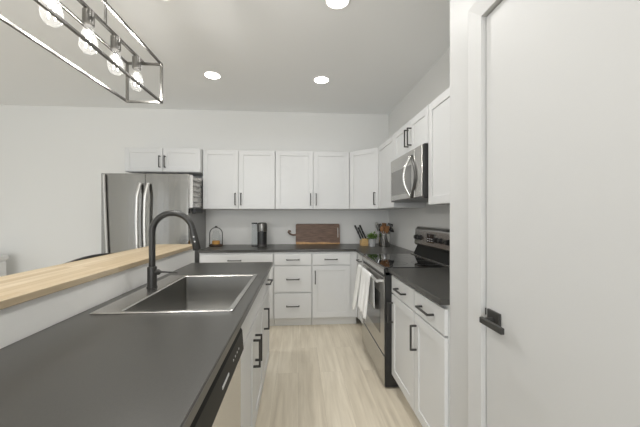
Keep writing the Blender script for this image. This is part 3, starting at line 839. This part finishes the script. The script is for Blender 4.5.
# utensil crock and utensils
UX, UY = 1.098, 3.67
uc = thing('utensil_crock', 'round stainless utensil crock in the corner by the stove', 'crock', (UX, UY, CT))
b = NB(); lathe(b, [(0, 0), (.072, 0), (.074, .003), (.074, .163), (.075, .166), (.071, .166), (.070, .16), (.070, .004), (0, .004)], 36, cap=False); obj('crock', b, 'steel_v', uc, smooth=True)
def utensil(name, label, cat, az, lean, L, kind, m):
    """az: degrees round the crock, lean: run per rise"""
    a = math.radians(az); r0 = .012 if lean else 0
    d = Vector((lean*math.cos(a), lean*math.sin(a), 1)).normalized()
    k = thing(name, label, cat, (UX+r0*math.cos(a), UY+r0*math.sin(a), CT+.0075), 0, 'utensils in the crock')
    q = Vector((0, 0, 1)).rotation_difference(d); k.rotation_euler = q.to_euler()
    b = NB(); tube(b, [(0, 0, 0), (0, 0, L*.75)], .005, 10, radii=[.0035, .005]); obj('handle', b, m, k, smooth=True)
    b = NB(); z = L*.75
    if kind == 'spoon':
        t = bmesh.new(); bmesh.ops.create_uvsphere(t, u_segments=16, v_segments=10, radius=1)
        merge(b, t, Matrix.Translation((0, 0, z+.035)) @ Matrix.Diagonal((.027, .010, .040, 1)))
    elif kind == 'spatula':
        prism(b, [(-.012, z-.005), (.012, z-.005), (.030, z+.03), (.030, z+.085), (-.030, z+.085), (-.030, z+.03)], 'y', -.004, .004, .002)
    elif kind == 'ladle':
        lathe(b, [(0, -.03), (.022, -.022), (.034, 0), (.036, .006), (.032, .004), (.02, -.018), (0, -.026)], 20, (.02, 0, z+.02), Matrix.Rotation(.9, 4, 'Y'), cap=False)
    elif kind == 'turner':
        for i in range(4): box(b, -.034+i*.0185, -.022+i*.0185, -.003, .003, z+.02, z+.078)
        box(b, -.034, .0335, -.003, .003, z-.004, z+.02, .001); box(b, -.034, .0335, -.003, .003, z+.078, z+.09, .001)
    elif kind == 'whisk':
        for i in range(5):
            a = PI*i/5; P_ = []
            for s in range(17):
                u = PI*s/16; P_.append((.026*math.sin(u)*0+.026*math.cos(a)*math.cos(u-PI/2)*(1 if True else 0)*(1 if s <= 16 else 0), .026*math.sin(a)*math.sin(u), z+.0))
            P_ = [(.026*math.cos(a)*math.sin(2*PI*s/24)*(1.0 if 0 < s < 24 else 0), .026*math.sin(a)*math.sin(2*PI*s/24), z+.045-.045*math.cos(2*PI*s/24)) for s in range(25)]
            tube(b, P_, .0012, 5, caps=False)
    obj('head', b, m, k, smooth=(kind != 'turner'))
utensil('whisk', 'steel wire whisk leaning far left out of the crock', 'whisk', 178, .33, .30, 'whisk', 'chrome')
utensil('wooden_spoon', 'brown wooden spoon leaning front left in the crock', 'spoon', 228, .27, .255, 'spoon', 'spoonwood')
utensil('wooden_spatula', 'brown flat wooden spatula at the crock front', 'spatula', 282, .24, .235, 'spatula', 'spoonwood')
utensil('ladle', 'black ladle leaning front right in the crock', 'ladle', 328, .33, .27, 'ladle', 'blackplastic')
utensil('slotted_turner', 'black slotted turner leaning right towards the stove wall', 'turner', 26, .33, .275, 'turner', 'blackplastic')
utensil('wooden_spatula', 'brown flat wooden spatula at the back of the crock', 'spatula', 76, .28, .285, 'spatula', 'spoonwood')
utensil('slotted_turner', 'black slotted turner at the back left of the crock', 'turner', 124, .31, .265, 'turner', 'blackplastic')
utensil('wooden_spoon', 'brown wooden spoon upright in the crock centre', 'spoon', 0, 0, .25, 'spoon', 'spoonwood')

# ------------------------------------------------------------------ beyond the bar
bn = thing('waste_bin', 'white lidded bin at the far left behind the wooden bar', 'bin', (-3.775, 3.72, 0))
b = NB(); box(b, -.20, .20, -.15, .15, 0, .745, .02, 3); obj('body', b, 'binwhite', bn)
b = NB(); box(b, -.215, .215, -.165, .165, .765, .825, .025, 3); box(b, -.19, .19, -.14, .14, .745, .766); obj('lid', b, 'binwhite', bn)

st = thing('bar_stool', 'black bar stool whose low back just shows over the wooden bar', 'stool', (-1.40, 2.36, 0))
b = NB(); lathe(b, [(0, .70), (.16, .70), (.18, .71), (.18, .735), (.165, .75), (0, .752)], 28); obj('seat', b, 'blackplastic', st, smooth=True)
for a in range(4):
    q = PI/4+a*PI/2
    b = NB(); tube(b, [(.13*math.cos(q), .13*math.sin(q), .702), (.20*math.cos(q), .20*math.sin(q), 0)], .011, 10); obj('leg', b, 'black', st, smooth=True)
b = NB(); tube(b, [(.175*math.cos(k*PI/12), .175*math.sin(k*PI/12), .25) for k in range(25)], .007, 8); obj('foot_ring', b, 'black', st, smooth=True)
b = NB()
prism(b, [(-.30+.6*k/16, .88) for k in range(17)]+[(.30-.6*k/16, .985+.025*math.sin(PI*k/16)) for k in range(17)], 'x', -.18, -.16)
obj('backrest', b, 'blackplastic', st)
for y in (-.12, .12):
    b = NB(); tube(b, [(-.13, y*.9, .74), (-.165, y, .95)], .009, 10); obj('back_post', b, 'black', st, smooth=True)

# ------------------------------------------------------------------ recessed ceiling lights
def downlight(label, x, y, power):
    r = thing('recessed_light', label, 'ceiling light', (x, y, ZC), 0, 'recessed ceiling lights')
    b = NB(); lathe(b, [(.088, -.0005), (.088, -.004), (.078, -.006), (.072, -.0025), (.072, -.0005)], 36, cap=False); obj('trim_ring', b, 'trim', r, smooth=True)
    b = NB(); lathe(b, [(.0, -.003), (.071, -.0025), (.071, -.0006)], 32, cap=False); obj('lens', b, 'lens', r)
    d = bpy.data.lights.new('downlight', 'AREA'); d.shape = 'DISK'; d.size = .14; d.energy = power; d.color = (1, .985, .96); d.spread = math.radians(150)
    o = bpy.data.objects.new('downlight_glow', d); COL.objects.link(o); o.location = (0, 0, -.012); o.parent = r
downlight('round recessed ceiling light near the back, left one above the fridge side', -.87, 3.03, PW['back'])
downlight('round recessed ceiling light near the back, right one above the aisle', .24, 3.05, PW['back'])
downlight('round recessed ceiling light cut by the top edge of the view', .256, 1.91, PW['mid'])
downlight('round recessed ceiling light above the island, beside the pendant', -.87, 1.91, PW['mid'])
downlight('added unseen recessed fill light above the near end of the aisle', .256, .77, PW['near'])  # this and the next three are unseen cans added as overhead fill
downlight('added unseen recessed fill light above the near end of the island', -.87, .45, PW['near'])
downlight('added unseen recessed fill light behind the viewpoint above the aisle', .256, -.8, PW['rear'])
downlight('added unseen recessed fill light behind the viewpoint above the island end', -.87, -.8, PW['rear'])

# ------------------------------------------------------------------ linear pendant over the bar
PX, PZ0, PZ1, PY0, PY1 = -.835, 1.93, 2.137, .80, 1.653
pd = thing('pendant_light', 'rectangular open-frame pendant with clear bulbs over the bar', 'pendant light', (PX, (PY0+PY1)/2, PZ0))
hw = .0895; yl = (PY1-PY0)/2; hh = PZ1-PZ0; t_ = .0055
b = NB()
for sx in (-hw, hw):
    for z in (0, hh): box(b, sx-t_, sx+t_, -yl-t_, yl+t_, z-t_, z+t_, .001)
    for y in (-yl, yl): box(b, sx-t_, sx+t_, y-t_, y+t_, t_, hh-t_)
for y in (-yl, yl):
    for z in (0, hh): box(b, -hw+t_, hw-t_, y-t_, y+t_, z-t_, z+t_)
obj('frame', b, 'darksteel', pd)
b = NB(); box(b, -t_*1.1, t_*1.1, -yl+t_, yl-t_, hh-t_, hh+t_); obj('lamp_bar', b, 'darksteel', pd)
for y in (-.105, .105):
    b = NB(); tube(b, [(0, y, hh+t_), (0, y, ZC-PZ0-.022)], .0055, 10); obj('hanging_rod', b, 'darksteel', pd, smooth=True)
b = NB(); box(b, -.06, .06, -.16, .16, ZC-PZ0-.022, ZC-PZ0-.0005, .003); obj('ceiling_plate', b, 'darksteel', pd)
for k in range(5):
    y = 1.577-.174*k-(PY0+PY1)/2
    b = NB(); lathe(b, [(.0, hh-.006), (.0205, hh-.008), (.0205, hh-.064), (.017, hh-.068), (.013, hh-.068)], 20, (0, y, 0)); sk_ = obj('socket', b, 'darksteel', pd, smooth=True)
    b = NB(); z = hh-.066
    lathe(b, [(.0135, z), (.015, z-.012), (.021, z-.030), (.029, z-.055), (.032, z-.075), (.029, z-.094), (.018, z-.108), (.006, z-.113), (0, z-.114)], 24, (0, y, 0), cap=False)
    bu = obj('bulb', b, 'bulbglass', pd, smooth=True)
    b = NB()
    for i in range(4):
        a = PI/4+i*PI/2
        tube(b, [(.006*math.cos(a), y+.006*math.sin(a), z-.022), (.012*math.cos(a+.6), y+.012*math.sin(a+.6), z-.088)], .0016, 6)
    obj('filament', b, 'filament', bu)
    d = bpy.data.lights.new('bulb_light', 'POINT'); d.energy = PW['pendant']; d.shadow_soft_size = .025; d.color = (1, .975, .94)
    o = bpy.data.objects.new('bulb_glow', d); COL.objects.link(o); o.parent = pd; o.location = (0, y, z-.06)
